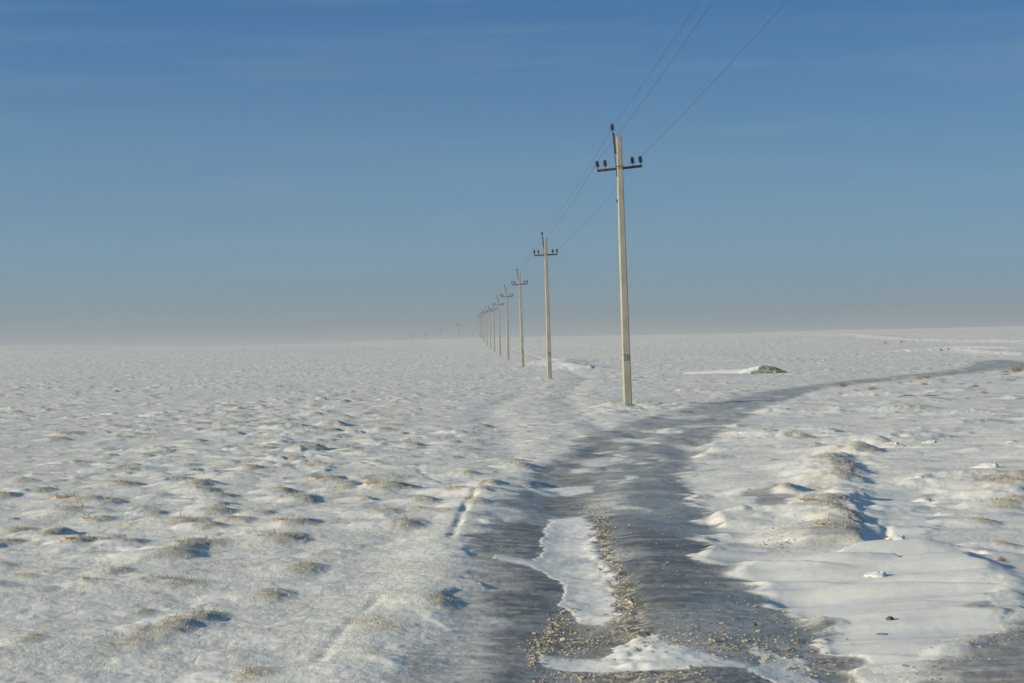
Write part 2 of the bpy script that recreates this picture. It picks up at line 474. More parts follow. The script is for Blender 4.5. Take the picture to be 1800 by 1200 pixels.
    for pts, dep, wd in (([(868, 850), (838, 868), (818, 905), (800, 945), (792, 962)], 0.024, 0.05),
                         ([(668, 1058), (640, 1080), (600, 1120), (560, 1165)], 0.010, 0.05),
                         ([(735, 818), (742, 835), (780, 850)], 0.014, 0.06),
                         ([(1557, 930), (1560, 950), (1555, 960)], 0.03, 0.05)):
        dd = line_d(pts, X, Y, 0.6)
        z = z - dep * np.exp(-(dd / wd) ** 2) * (0.5 + 0.5 * sstep(-0.4, 0.3, fbm(X * 3, Y * 2, 151, 2)))
    # snow banked up against the feet of the nearer poles, with a scour beside it
    for (fx, fy) in FEET:
        m = (np.abs(X - fx) < 3) & (np.abs(Y - fy) < 3)
        if m.any():
            dx, dy = X[m] - fx, Y[m] - fy
            z[m] += 0.13 * np.exp(-((dx + 0.35) / 0.55) ** 2 - (dy / 0.45) ** 2) - 0.09 * np.exp(-((dx - 0.30) / 0.30) ** 2 - (dy / 0.4) ** 2)
            fresh[m] = np.maximum(fresh[m], np.exp(-((dx + 0.35) / 0.55) ** 2 - (dy / 0.45) ** 2))
    # mounds that carry the single tufts
    for hx, hy, hh, ax, ay in HAND:
        m = (np.abs(X - hx) < ax * 2.4) & (np.abs(Y - hy) < ay * 2)
        if not m.any():
            continue
        dx, dy = X[m] - hx, Y[m] - hy
        ux = dx / np.where(dx < 0, ax * 1.7, ax * 0.85)
        b = np.clip(1 - ux ** 2 - (dy / ay / 1.2) ** 2, 0, 1) ** 1.5
        z[m] += hh * b
        grass[m] = np.maximum(grass[m], 0.95 * sstep(0.1, 0.6, b) * sstep(-0.4, 0.1, ux))
        if _hash(np.array(hx * 50), np.array(hy * 50), 5) > 0.45:
            fresh[m] = np.maximum(fresh[m], sstep(0.05, 0.3, b) * sstep(-0.2, -0.45, ux) * sstep(0.6, 0.3, np.abs(dy / ay)))
    # surface roughness
    z = z + (0.0085 - 0.0045 * np.clip(road + 0.5 * right + channel, 0, 1.6)) * fbm(X * 8, Y * 8, 160, 3, 0.6) * sstep(90, 25, far)
    fresh = np.maximum(fresh, patch)
    fresh = np.maximum(fresh, channel)
    fresh = np.clip(fresh + 0.25 * track, 0, 1)
    grass = grass * (1 - np.maximum(ice, patch)) * (1 - channel)
    brown = np.clip(0.55 * np.exp(-((dl - 0.25) / 0.3) ** 2) + 0.6 * np.exp(-((dl + 0.55) / 0.25) ** 2) * sstep(26, 19, Y)
                    + 0.30 * sstep(13.6, 12, Y) + 0.5 * verge, 0, 1)
    for pts, k in (([(825, 945), (950, 925), (945, 985), (880, 985), (960, 1010), (1000, 1080), (960, 1080), (850, 1060), (800, 1010)], 0.8),
                   ([(1075, 930), (1230, 950), (1240, 985), (1290, 1010), (1300, 1060), (1100, 1090), (1090, 1000)], 0.55),
                   ([(960, 1085), (1090, 1092), (1060, 1130), (950, 1140)], 0.9), ([(940, 1180), (1400, 1190), (1400, 1240), (900, 1240)], 0.8),
                   ([(950, 870), (1030, 868), (1030, 905), (970, 915)], 0.7)):
        brown = np.maximum(brown, k * region(pts, uu, ww, 16))
    grit = np.clip(grit_l + 0.8 * np.exp(-(line_d([(1090, 1085), (1020, 1110), (965, 1130), (950, 1150)], X, Y, 1) / 0.16) ** 2)
                   + 0.7 * np.exp(-(line_d([(940, 1175), (1060, 1185), (1250, 1190)], X, Y, 1) / 0.12) ** 2)
                   + 0.7 * verge * sstep(0, .5, e1), 0, 1)
    grit = np.maximum(grit, 0.75 * region([(1120, 1115), (1300, 1098), (1400, 1110), (1480, 1160), (1500, 1225), (1060, 1225)], uu, ww, 30))
    ice = np.maximum(ice * (1 - 0.24 * ice_far * sstep(780, 690, w)), 0.10 * track * sstep(640, 680, w))
    return z, ice, fresh, grass, brown, grit


def ground_at(px, py):
    x, y = ground_hit(px, py)
    z = terrain(np.array([x]), np.array([y]))[0][0]
    return Vector((x, y, float(z)))


def height(x, y):
    return terrain(np.array(x, float), np.array(y, float))[0]


# ------------------------------------------------------------------ material helpers
class NT:
    def __init__(self, name):
        self.m = bpy.data.materials.new(name)
        self.m.use_nodes = True
        self.n, self.l = self.m.node_tree.nodes, self.m.node_tree.links
        self.n.clear()
        self.out = self.n.new('ShaderNodeOutputMaterial')
        self.b = self.n.new('ShaderNodeBsdfPrincipled')
        self.l.new(self.b.outputs[0], self.out.inputs['Surface'])
        self.pos = self.n.new('ShaderNodeTexCoord').outputs['Object']

    def put(self, sock, v):
        if isinstance(v, (int, float)):
            sock.default_value = v
        elif isinstance(v, tuple):
            sock.default_value = (*v, 1) if len(v) == 3 and sock.type == 'RGBA' else v
        else:
            self.l.new(v, sock)

    def math(self, op, a, b=0.0, c=None, clamp=False):
        n = self.n.new('ShaderNodeMath'); n.operation = op; n.use_clamp = clamp
        self.put(n.inputs[0], a); self.put(n.inputs[1], b)
        if c is not None:
            self.put(n.inputs[2], c)
        return n.outputs[0]

    def mix(self, f, a, b, blend='MIX'):
        n = self.n.new('ShaderNodeMix'); n.data_type = 'RGBA'; n.blend_type = blend
        self.put(n.inputs['Factor'], f); self.put(n.inputs['A'], a); self.put(n.inputs['B'], b)
        return n.outputs['Result']

    def ramp(self, v, lo, hi):
        n = self.n.new('ShaderNodeMapRange'); n.interpolation_type = 'SMOOTHSTEP'
        self.put(n.inputs[0], v); n.inputs[1].default_value = lo; n.inputs[2].default_value = hi
        return n.outputs[0]

    def noise(self, scale, detail=3, rough=0.55, stretch=None):
        v = self.pos
        if stretch:
            mp = self.n.new('ShaderNodeMapping'); mp.inputs['Scale'].default_value = stretch
            self.l.new(v, mp.inputs[0]); v = mp.outputs[0]
        n = self.n.new('ShaderNodeTexNoise')
        n.inputs['Scale'].default_value = scale; n.inputs['Detail'].default_value = detail
        n.inputs['Roughness'].default_value = rough
        self.l.new(v, n.inputs['Vector'])
        return n.outputs['Fac']

    def voro(self, scale, stretch=None):
        v = self.pos
        if stretch:
            mp = self.n.new('ShaderNodeMapping'); mp.inputs['Scale'].default_value = stretch
            self.l.new(v, mp.inputs[0]); v = mp.outputs[0]
        n = self.n.new('ShaderNodeTexVoronoi'); n.inputs['Scale'].default_value = scale
        self.l.new(v, n.inputs['Vector'])
        return n.outputs['Distance']

    def attr(self, name):
        n = self.n.new('ShaderNodeAttribute'); n.attribute_name = name
        s = self.n.new('ShaderNodeSeparateColor'); self.l.new(n.outputs['Color'], s.inputs[0])
        return s.outputs[0], s.outputs[1], s.outputs[2]

    def bump(self, h, strength, dist):
        n = self.n.new('ShaderNodeBump'); n.inputs['Strength'].default_value = strength
        n.inputs['Distance'].default_value = dist
        self.l.new(h, n.inputs['Height'])
        self.l.new(n.outputs[0], self.b.inputs['Normal'])


def simple_mat(name, c0, c1, scale, rough, stretch=None, bump=0.0, bd=0.01, spec=0.5):
    t = NT(name)
    f = t.ramp(t.noise(scale, 5, 0.6, stretch), 0.3, 0.7)
    t.put(t.b.inputs['Base Color'], t.mix(f, c0, c1))
    t.b.inputs['Roughness'].default_value = rough
    t.b.inputs['Specular IOR Level'].default_value = spec
    if bump:
        t.bump(t.noise(scale * 2, 4), bump, bd)
    return t.m


def ground_material():
    t = NT("steppe_snow_and_ice")
    ice, fresh, grass = t.attr("surface")
    brown, grit, _ = t.attr("soil")
    fine = t.noise(55, 4, 0.65)
    lumpy = t.noise(17, 4, 0.65)
    mid = t.noise(9, 4, 0.6)
    big = t.noise(1.1, 4, 0.55, (0.6, 1.0, 1.0))
    grain = t.noise(140, 2, 0.6)
    # wind crust: grainy, slightly dusty
    crust = t.mix(t.ramp(fine, 0.36, 0.66), (0.54, 0.515, 0.46), (0.79, 0.775, 0.74))
    crust = t.mix(t.ramp(big, 0.35, 0.7), crust, (0.71, 0.70, 0.675))
    crust = t.mix(t.math('MULTIPLY', t.ramp(mid, 0.5, 0.72), 0.22), crust, (0.56, 0.515, 0.43))
    fr = t.mix(t.ramp(mid, 0.3, 0.7), (0.64, 0.635, 0.615), (0.71, 0.704, 0.685))
    snow = t.mix(t.ramp(t.math('ADD', fresh, t.math('MULTIPLY', t.math('SUBTRACT', mid, 0.5), 0.5)), 0.25, 0.75), crust, fr)
    # stubble and soil showing through
    gcol = t.mix(t.ramp(fine, 0.35, 0.65), (0.22, 0.18, 0.125), (0.56, 0.51, 0.41))
    gf = t.math('MULTIPLY', t.math('ADD', t.math('SUBTRACT', fine, 0.5), t.math('MULTIPLY', t.math('SUBTRACT', mid, 0.5), 0.9)), 1.6)
    tan = t.ramp(t.math('ADD', grass, t.math('MULTIPLY', t.math('SUBTRACT', mid, 0.5), 0.5)), 0.12, 0.60)
    snow = t.mix(t.math('MULTIPLY', tan, 0.55), snow, t.mix(t.ramp(fine, 0.35, 0.65), (0.46, 0.39, 0.28), (0.74, 0.69, 0.58)))
    gf = t.math('ADD', t.math('MULTIPLY', gf, 1.25), t.math('MULTIPLY', t.math('SUBTRACT', lumpy, 0.5), 1.5))
    gfac = t.ramp(t.math('ADD', grass, gf), 0.62, 0.98)
    snow = t.mix(t.math('MULTIPLY', gfac, 0.52), snow, gcol)
    # ice of the carriageway
    streak = t.noise(1.0, 7, 0.68, (0.32, 2.6, 2.6))
    streak2 = t.noise(3.0, 6, 0.72, (0.35, 2.6, 2.6))
    i_blue = t.mix(t.ramp(big, 0.3, 0.7), (0.185, 0.185, 0.170), (0.36, 0.355, 0.325))
    i_brn = t.mix(t.ramp(mid, 0.3, 0.7), (0.06, 0.044, 0.028), (0.17, 0.138, 0.095))
    bf = t.ramp(t.math('ADD', brown, t.math('ADD', t.math('MULTIPLY', t.math('SUBTRACT', streak, 0.5), 1.2), t.math('MULTIPLY', t.math('SUBTRACT', big, 0.5), 1.6))), 0.02, 0.58)
    icol = t.mix(bf, i_blue, i_brn)
    dust = t.math('MULTIPLY', t.ramp(t.math('ADD', t.math('MULTIPLY', streak, 0.6), t.math('MULTIPLY', streak2, 0.4)), 0.44, 0.62), 0.60)
    icol = t.mix(dust, icol, (0.50, 0.51, 0.52))
    speck = t.ramp(t.voro(26, (0.7, 1, 1)), 0.20, 0.10)
    speck = t.math('MULTIPLY', speck, t.ramp(mid, 0.5, 0.62))
    icol = t.mix(t.math('MULTIPLY', speck, 0.75), icol, (0.62, 0.60, 0.54))
    gcl = t.mix(t.ramp(t.noise(30, 3), 0.42, 0.58), (0.12, 0.09, 0.055), (0.58, 0.53, 0.43))
    icol = t.mix(t.math('MULTIPLY', grit, t.ramp(t.noise(11, 3), 0.42, 0.56)), icol, gcl)
    feather = t.math('ADD', t.math('MULTIPLY', t.math('SUBTRACT', streak2, 0.5), 1.3), t.math('MULTIPLY', t.math('SUBTRACT', fine, 0.5), 0.5))
    flk = t.noise(4.2, 6, 0.72, (0.45, 1.3, 1.3))
    flake = t.math('MULTIPLY', t.ramp(flk, 0.56, 0.63), t.ramp(fine, 0.30, 0.55))
    icol = t.mix(t.math('MULTIPLY', flake, 0.62), icol, (0.60, 0.585, 0.54))
    icol = t.mix(t.math('MULTIPLY', t.ramp(lumpy, 0.50, 0.66), 0.45), icol, (0.085, 0.07, 0.05))
    icol = t.mix(t.math('MULTIPLY', t.ramp(fine, 0.56, 0.72), 0.40), icol, (0.50, 0.49, 0.46))
    ifac = t.ramp(t.math('ADD', ice, t.math('MULTIPLY', feather, t.math('SUBTRACT', 1.0, t.math('MULTIPLY', fresh, 0.72)))), 0.26, 0.74)
    ifac = t.math('MULTIPLY', ifac, t.math('MINIMUM', t.math('ADD', t.math('MULTIPLY', ice, 0.85), 0.18), 1.0))
    t.put(t.b.inputs['Base Color'], t.mix(ifac, snow, icol))
    rough = t.n.new('ShaderNodeMix'); rough.data_type = 'FLOAT'
    wet = t.math('MULTIPLY', ifac, t.math('SUBTRACT', 1.0, t.math('MULTIPLY', dust, 1.4), None, True))
    t.put(rough.inputs['Factor'], wet); rough.inputs[2].default_value = 0.75; rough.inputs[3].default_value = 0.30
    t.put(t.b.inputs['Roughness'], rough.outputs[0])
    t.put(t.b.inputs['Specular IOR Level'], t.math('ADD', 0.2, t.math('MULTIPLY', ifac, 0.15)))
    hh = t.math('ADD', t.math('ADD', t.math('MULTIPLY', fine, 0.5), t.math('MULTIPLY', lumpy, 0.75)), t.math('ADD', t.math('MULTIPLY', grain, 0.25), t.math('MULTIPLY', gfac, t.math('MULTIPLY', fine, 1.2))))
    hh = t.math('MULTIPLY', hh, t.math('SUBTRACT', 1.0, t.math('MULTIPLY', t.math('MAXIMUM', t.math('MULTIPLY', fresh, 1.25), t.math('MULTIPLY', ifac, 0.45)), 0.7)))
    t.bump(hh, 0.55, 0.03)
    return t.m


M_GROUND = ground_material()
def concrete():
    t = NT("weathered_concrete")
    c = t.mix(t.ramp(t.noise(3, 5, 0.6, (1, 1, 0.5)), 0.3, 0.7), (0.27, 0.255, 0.205), (0.355, 0.34, 0.285))
    c = t.mix(t.math('MULTIPLY', t.ramp(t.noise(9, 4, 0.65, (1.5, 1.5, 0.06)), 0.52, 0.72), 0.45), c, (0.17, 0.155, 0.12))
    c = t.mix(t.math('MULTIPLY', t.ramp(t.noise(26, 4, 0.7), 0.56, 0.68), 0.5), c, (0.42, 0.41, 0.36))
    t.put(t.b.inputs['Base Color'], c)
    t.b.inputs['Roughness'].default_value = 0.9
    t.b.inputs['Specular IOR Level'].default_value = 0.2
    t.bump(t.noise(12, 4), 0.4, 0.01)
    return t.m


M_CONC = concrete()
M_STEEL = simple_mat("rusty_dark_steel", (0.020, 0.017, 0.017), (0.06, 0.045, 0.04), 14, 0.75)
M_PORC = simple_mat("dark_brown_porcelain", (0.012, 0.009, 0.012), (0.03, 0.02, 0.022), 10, 0.30)
M_PAINT = simple_mat("dark_green_paint", (0.004, 0.045, 0.022), (0.008, 0.06, 0.03), 30, 0.7)
M_WIRE = simple_mat("weathered_aluminium_wire", (0.035, 0.04, 0.045), (0.07, 0.075, 0.08), 5, 0.6)
M_GRASS = simple_mat("dry_steppe_grass", (0.24, 0.19, 0.12), (0.58, 0.51, 0.38), 20, 0.9, None, 0, 0, 0.1)
M_RUST = simple_mat("rust_red_shrub_twigs", (0.19, 0.115, 0.065), (0.34, 0.22, 0.13), 18, 0.9, None, 0, 0, 0.1)
M_STRAW = simple_mat("pale_straw_twigs", (0.22, 0.165, 0.095), (0.36, 0.29, 0.18), 18, 0.9, None, 0, 0, 0.1)
M_SNOW = simple_mat("clean_drift_snow", (0.66, 0.66, 0.655), (0.74, 0.74, 0.73), 9, 0.8, None, 0.3, 0.01, 0.2)
M_CRUMB = simple_mat("dirty_snow_crumb", (0.15, 0.12, 0.08), (0.52, 0.48, 0.40), 30, 0.8, None, 0.4, 0.01, 0.2)
M_STONE = simple_mat("dark_stone", (0.05, 0.045, 0.035), (0.14, 0.125, 0.10), 30, 0.85, None, 0.6, 0.01)


def tag(o, label=None, cat=None, group=None, kind=None):
    for k, v in (('label', label), ('category', cat), ('group', group), ('kind', kind)):
        if v:
            o[k] = v
    return o


def mesh_obj(name, verts, faces, mat, parent=None, smooth=False):
    me = bpy.data.meshes.new(name)
    me.from_pydata([tuple(v) for v in verts], [], faces)
    me.materials.append(mat)
    if smooth:
        me.polygons.foreach_set('use_smooth', [True] * len(me.polygons))
    me.update()
    o = bpy.data.objects.new(name, me)
    col.objects.link(o)
    o.parent = parent
    return o


# ------------------------------------------------------------------ the ground, one sheet to the horizon
def axis(a, b, step):
    return np.linspace(a, b, max(2, int(round((b - a) / step))), endpoint=False)


def build_ground():
    core = R(17.5)
    ang = [np.linspace(-core, core, 1180)]
    side_a, st, a = [], R(0.06), core
    while a < math.pi - R(1.5):
        a += st; st = min(st * 1.09, R(5))
        side_a.append(min(a, math.pi))
    side_a[-1] = math.pi
    side_a = np.array(side_a)
    ang = np.concatenate([-side_a[::-1][1:], ang[0], side_a])
    rad = np.concatenate([np.linspace(1.2, 8.6, 36), np.exp(axis(math.log(8.8), math.log(46), 0.0027)),
                          np.exp(axis(math.log(46), math.log(820), 0.0046)), np.geomspace(825, 3200, 45)])
    nA, nR = len(ang), len(rad)
    A, RR = np.meshgrid(ang, rad)
    X, Y = (np.sin(A) * RR).ravel(), (np.cos(A) * RR).ravel()
    z, ice, fresh, grass, brown, grit = terrain(X, Y)
    co = np.stack([X, Y, z], 1)
    i, j = np.meshgrid(np.arange(nR - 1), np.arange(nA), indexing='ij')
    j2 = (j + 1) % nA
    quads = np.stack([i * nA + j, i * nA + j2, (i + 1) * nA + j2, (i + 1) * nA + j], -1).reshape(-1, 4)[:, ::-1]
    fan = len(co)
    co = np.concatenate([co, [[0, 0, float(z[:nA].mean())]]])
    pad = lambda v: np.concatenate([v, [0]])
    ice, fresh, grass, brown, grit = map(pad, (ice, fresh, grass, brown, grit))
    tri = np.stack([np.arange(nA), np.roll(np.arange(nA), -1), np.full(nA, fan)], -1)[:, ::-1]
    is_ice = ice[quads].mean(1) > 0.33

    def part(name, q, tr):
        used = np.unique(np.concatenate([q.ravel(), tr.ravel()]))
        remap = np.full(len(co), -1); remap[used] = np.arange(len(used))
        me = bpy.data.meshes.new(name)
        me.vertices.add(len(used)); me.vertices.foreach_set('co', co[used].astype(np.float32).ravel())
        loops = np.concatenate([remap[q].ravel(), remap[tr].ravel()]).astype(np.int32)
        me.loops.add(len(loops)); me.loops.foreach_set('vertex_index', loops)
        starts = np.concatenate([np.arange(len(q)) * 4, len(q) * 4 + np.arange(len(tr)) * 3]).astype(np.int32)
        me.polygons.add(len(starts)); me.polygons.foreach_set('loop_start', starts)
        me.polygons.foreach_set('use_smooth', np.ones(len(starts), bool))
        me.update(calc_edges=True)
        for nm, (c0, c1, c2) in (('surface', (ice, fresh, grass)), ('soil', (brown, grit, grit * 0))):
            at = me.attributes.new(nm, 'FLOAT_COLOR', 'POINT')
            at.data.foreach_set('color', np.stack([c0[used], c1[used], c2[used], np.ones(len(used))], 1).astype(np.float32).ravel())
        me.materials.append(M_GROUND)
        o = bpy.data.objects.new(name, me)
        col.objects.link(o)
        return o
    none = np.zeros((0, 3), int)
    tag(part('snow_ground', quads[~is_ice], tri), 'snow covered steppe rising to a low ridge', kind='structure')
    tag(part('icy_road', quads[is_ice], none), 'grey ice and frozen mud of the rutted track', kind='structure')


build_ground()

# ------------------------------------------------------------------ line poles
def frustum(z0, z1, s0, s1, back=1.0):
    """tapered post, front a little narrower than the back"""
    v = []
    for z, (w, d) in ((z0, s0), (z1, s1)):
        c = w * 0.10
        f, b = w * 0.45, w * 0.5
        v += [(-f + c, -d / 2, z), (f - c, -d / 2, z), (f, -d / 2 + c, z), (b, d / 2 - c, z), (b - c, d / 2, z), (-b + c, d / 2, z), (-b, d / 2 - c, z), (-f, -d / 2 + c, z)]
    n = 8
    fc = [tuple(reversed(range(n))), tuple(range(n, 2 * n))] + [(i, (i + 1) % n, n + (i + 1) % n, n + i) for i in range(n)]
    return v, fc


def box(cx, cy, cz, sx, sy, sz):
    v = [(cx + a * sx / 2, cy + b * sy / 2, cz + c * sz / 2) for c in (-1, 1) for b in (-1, 1) for a in (-1, 1)]
    f = [(0, 2, 3, 1), (4, 5, 7, 6), (0, 1, 5, 4), (2, 6, 7, 3), (0, 4, 6, 2), (1, 3, 7, 5)]
    return v, f


def join(*parts):
    V, Fc = [], []
    for v, f in parts:
        k = len(V); V += v; Fc += [tuple(i + k for i in q) for q in f]
    return V, Fc


def lathe(prof, n=14):
    V, Fc = [], []
    for r, z in prof:
        for i in range(n):
            a = 2 * math.pi * i / n
            V.append((r * math.cos(a), r * math.sin(a), z))
    for k in range(len(prof) - 1):
        for i in range(n):
            j = (i + 1) % n
            Fc.append((k * n + i, k * n + j, (k + 1) * n + j, (k + 1) * n + i))
    Fc.append(tuple(reversed(range(n)))); Fc.append(tuple(range((len(prof) - 1) * n, len(prof) * n)))
    return V, Fc


def tube(pts, r, n=6):
    V, Fc = [], []
    pts = [Vector(p) for p in pts]
    for k, p in enumerate(pts):
        d = (pts[min(k + 1, len(pts) - 1)] - pts[max(k - 1, 0)]).normalized()
        a = d.cross(Vector((0, 0, 1)))
        a = a.normalized() if a.length > 1e-4 else Vector((1, 0, 0))
        b = a.cross(d)
        for i in range(n):
            t = 2 * math.pi * i / n
            V.append(tuple(p + a * (r * math.cos(t)) + b * (r * math.sin(t))))
    for k in range(len(pts) - 1):
        for i in range(n):
            j = (i + 1) % n
            Fc.append((k * n + i, k * n + j, (k + 1) * n + j, (k + 1) * n + i))
    Fc.append(tuple(reversed(range(n)))); Fc.append(tuple(range((len(pts) - 1) * n, len(pts) * n)))
    return V, Fc


INS = [(0.020, 0), (0.064, 0.004), (0.066, 0.012), (0.034, 0.050), (0.032, 0.058), (0.062, 0.068), (0.063, 0.076), (0.034, 0.104), (0.033, 0.112),
       (0.062, 0.122), (0.063, 0.130), (0.036, 0.152), (0.030, 0.160), (0.040, 0.172), (0.040, 0.190), (0.024, 0.202), (0.008, 0.206)]
INS = [(r * 1.36, z * 1.12) for r, z in INS]
POLE_H, TOP_INS = 9.43, 9.62
ARM_X = (-0.775, -0.50, 0.48, 0.765)


def empty(name, loc, rot=(0, 0, 0)):
    o = bpy.data.objects.new(name, None)
    o.empty_display_size = 0.3
    o.location = loc; o.rotation_euler = rot
    col.objects.link(o)
    return o


def make_pole(number=None):
    root = empty('utility_pole', (0, 0, 0))
    v, f = frustum(-1.2, POLE_H, (0.325, 0.29), (0.205, 0.19))
    mesh_obj('shaft', v, f, M_CONC, root)
    arm = empty('crossarm', (0, -0.125, BAR_H))
    arm.parent = root
    bpy.data.objects.remove(arm)
    v, f = join(box(0, 0, 0, 1.60, 0.075, 0.014), box(0, -0.034, -0.045, 1.60, 0.010, 0.078),
                box(-0.135, 0.13, -0.01, 0.014, 0.30, 0.05), box(0.135, 0.13, -0.01, 0.014, 0.30, 0.05))
    arm = mesh_obj('crossarm', v, f, M_STEEL, root)
    arm.location = (0, 0.155, BAR_H)
    v, f = tube([(-0.14, -0.125, BAR_H + .02), (0.14, -0.118, BAR_H + .03)], 0.010)
    v2, f2 = tube([(-0.13, -0.122, BAR_H - .03), (0.13, -0.122, BAR_H - .11)], 0.006)
    mesh_obj('clamp_wire', *join((v, f), (v2, f2)), M_STEEL, root)
    # strap that rises along the left face to the top pin
    br = join(box(0, 0, 0, 0.022, 0.07, 1.55), box(0.03, 0.0, 0.40, 0.055, 0.07, 0.74))
    b = mesh_obj('top_bracket', br[0], br[1], M_STEEL, root)
    b.location = (-0.165, 0, BAR_H + 0.44); b.rotation_euler = (0, R(-3.6), 0)
    pins = [(x, arm, 0.155, BAR_H) for x in ARM_X]
    for x in ARM_X:
        i = mesh_obj('insulator', *lathe(INS), M_PORC, arm, True)
        i.location = (x, 0.0, 0.095)
        p = mesh_obj('pin', *join(tube([(x, 0, 0.0), (x, 0, 0.10)], 0.013), box(x, -0.02, -0.045, 0.05, 0.06, 0.07)), M_STEEL, arm)
    i = mesh_obj('insulator', *lathe(INS), M_PORC, b, True)
    i.location = (-0.004, 0, 0.865)
    mesh_obj('pin', *tube([(-0.004, 0, 0.76), (-0.004, 0, 0.87)], 0.014), M_STEEL, b)
    hk = join(box(-0.135, -0.02, 7.15, 0.03, 0.05, 0.10), tube([(-0.145, -0.02, 7.17), (-0.175, -0.04, 7.13), (-0.165, -0.04, 7.08)], 0.009))
    mesh_obj('hook', *hk, M_STEEL, root)
    return root


def kids(o):
    return [c for c in bpy.data.objects if c.parent == o]


def copy_tree(o, parent=None):
    c = o.copy(); col.objects.link(c); c.parent = parent
    for ch in kids(o):
        copy_tree(ch, c)
    return c


def add_number(root, text, size, z, y=None):
    cu = bpy.data.curves.new('number', 'FONT')
    cu.body = text; cu.size = size; cu.align_x = 'CENTER'; cu.align_y = 'CENTER'; cu.extrude = 0.002
    tmp = bpy.data.objects.new('number_source', cu)
    col.objects.link(tmp)
    dg = bpy.context.evaluated_depsgraph_get()
    me = bpy.data.meshes.new_from_object(tmp.evaluated_get(dg))
    bpy.data.objects.remove(tmp)
    me.materials.clear(); me.materials.append(M_PAINT)
    o = bpy.data.objects.new('number', me)
    col.objects.link(o)
    o.parent = root
    k = (z + 1.2) / (POLE_H + 1.2)
    o.location = (0, -(0.29 + (0.19 - 0.29) * k) / 2 - 0.001, z)
    o.rotation_euler = (R(90) - math.atan(0.05 / 10.6), 0, 0)
    o.scale = (0.86, 1.1, 1)
    return o


first = make_pole()
LINE_YAW = math.atan(80 / F_PX)
LEANS = [0.75, 0.55, 0.9, 0.3, 0.5, 0.3, 0.9, 0.6, 0.5, 0.2, 0.2, 0.0]
ARM_TILT = [4.4, 1.4, 2.0, 0.4, 0.6, 0.2, 0.0, 0.6, 0, 0, 0, 0]
POLE_LABELS = [
    'tall beige concrete pole painted 28, the nearest and largest of the line',
    'second pole of the line, painted 29 low on its shaft, standing beyond pole 28',
    'third concrete pole from the camera, dark smeared number, standing on plain snow',
    'fourth concrete pole from the camera, greyer than the third before it',
    'fifth concrete pole, dark grey shaft, just left of the fourth',
    'sixth concrete pole, dark thin shaft, first of the tight cluster',
    'seventh pole counting from the camera, its foot below the snowy ridge',
    'eighth pole counting from the camera, thin and brownish, left of the seventh',
    'ninth pole counting from the camera, foot on the snowy ridge',
    'tenth pole counting from the camera, faint and thin near the braced pole',
    'eleventh pole counting from the camera, last one before the braced pole']
NUM = {0: '28', 1: '29', 2: '30', 3: '31', 4: '32'}
GROUP = 'concrete poles of the power line'
poles = []
place = [at_depth(*p) for p in POLES]
place[0].z = float(height([place[0].x], [place[0].y])[0])
place[1].z = float(height([place[1].x], [place[1].y])[0])
bars = [at_depth(*p) for p in FAR]
place += [Vector((b.x, b.y, b.z - BAR_H)) for b in bars]
FAR_LABELS = ['braced double pole on the ridge crest where the line turns left',
              'small hazy pole beyond the ridge, first one left of the braced pole',
              'small hazy pole beyond the ridge, second one left of the braced pole',
              'faint hazy pole beyond the ridge, third one left of the braced pole',
              'very faint pole beyond the ridge, fourth one left of the braced pole',
              'tip of the farthest pole, barely showing above the ridge']
FAR_YAW = math.atan2(10.0, 65.0)
srcs = []
for k, p in enumerate(place):
    o = first if k == 0 else copy_tree(first)
    o.location = p
    yaw = LINE_YAW if k < 12 else FAR_YAW
    lean = R(LEANS[k]) if k < len(LEANS) else 0
    o.rotation_euler = (0, -lean, yaw)
    tag(o, (POLE_LABELS + FAR_LABELS)[k], 'utility pole', GROUP)
    for c in kids(o):
        if c.name.startswith('crossarm'):
            c.rotation_euler = (0, -R(ARM_TILT[k]) if k < len(ARM_TILT) else 0, 0)
    poles.append(o)
for k, s in NUM.items():
    add_number(poles[k], s, 0.285, (713 - 631) / F_PX * 70 if k == 0 else 1.62)
# the braced pole: a second shaft, a slanting strut and a lower crossarm
bp = poles[11]
v, f = frustum(-1.2, POLE_H - 0.5, (0.32, 0.28), (0.21, 0.19))
s2 = mesh_obj('shaft', v, f, M_CONC, bp); s2.location = (0.62, 0.5, 0)
foot = at_depth(823.5, 598.5, 785)
loc = (foot - place[11])
v, f = frustum(0, 1, (0.30, 0.28), (0.21, 0.19))
top = Vector((-0.05, 0.0, 7.4)); bot = Vector((loc.x, 0.0, loc.z - 0.8))
L = (top - bot).length
st = mesh_obj('strut', [(x, y, z * L) for x, y, z in v], f, M_CONC, bp)
st.location = bot; st.rotation_euler = (top - bot).to_track_quat('Z', 'Y').to_euler()
arm2 = [c for c in kids(bp) if c.name.startswith('crossarm')][0]
lower = copy_tree(arm2, bp); lower.location.z = BAR_H - 1.45; lower.scale = (0.8, 1, 1)

# ------------------------------------------------------------------ the three conductors
bpy.context.view_layer.update()


def wire_points(which):
    pts = []
    for o in poles:
        b = {0: (-0.205, 0, TOP_INS + 0.17), 1: (ARM_X[0], 0.155, BAR_H + 0.29), 2: (ARM_X[3], 0.155, BAR_H + 0.29)}[which]
        q = Vector(b)
        if which:
            i = poles.index(o)
            t = R(ARM_TILT[i]) if i < len(ARM_TILT) else 0
            q = Vector((b[0] * math.cos(t) - 0.29 * math.sin(t), b[1], BAR_H + b[0] * math.sin(t) + 0.29 * math.cos(t)))
        pts.append(o.matrix_world @ q)
    p0 = pts[0] - (pts[1] - pts[0]).normalized() * 65
    p0.z = pts[0].z + 0.3
    return [p0] + pts


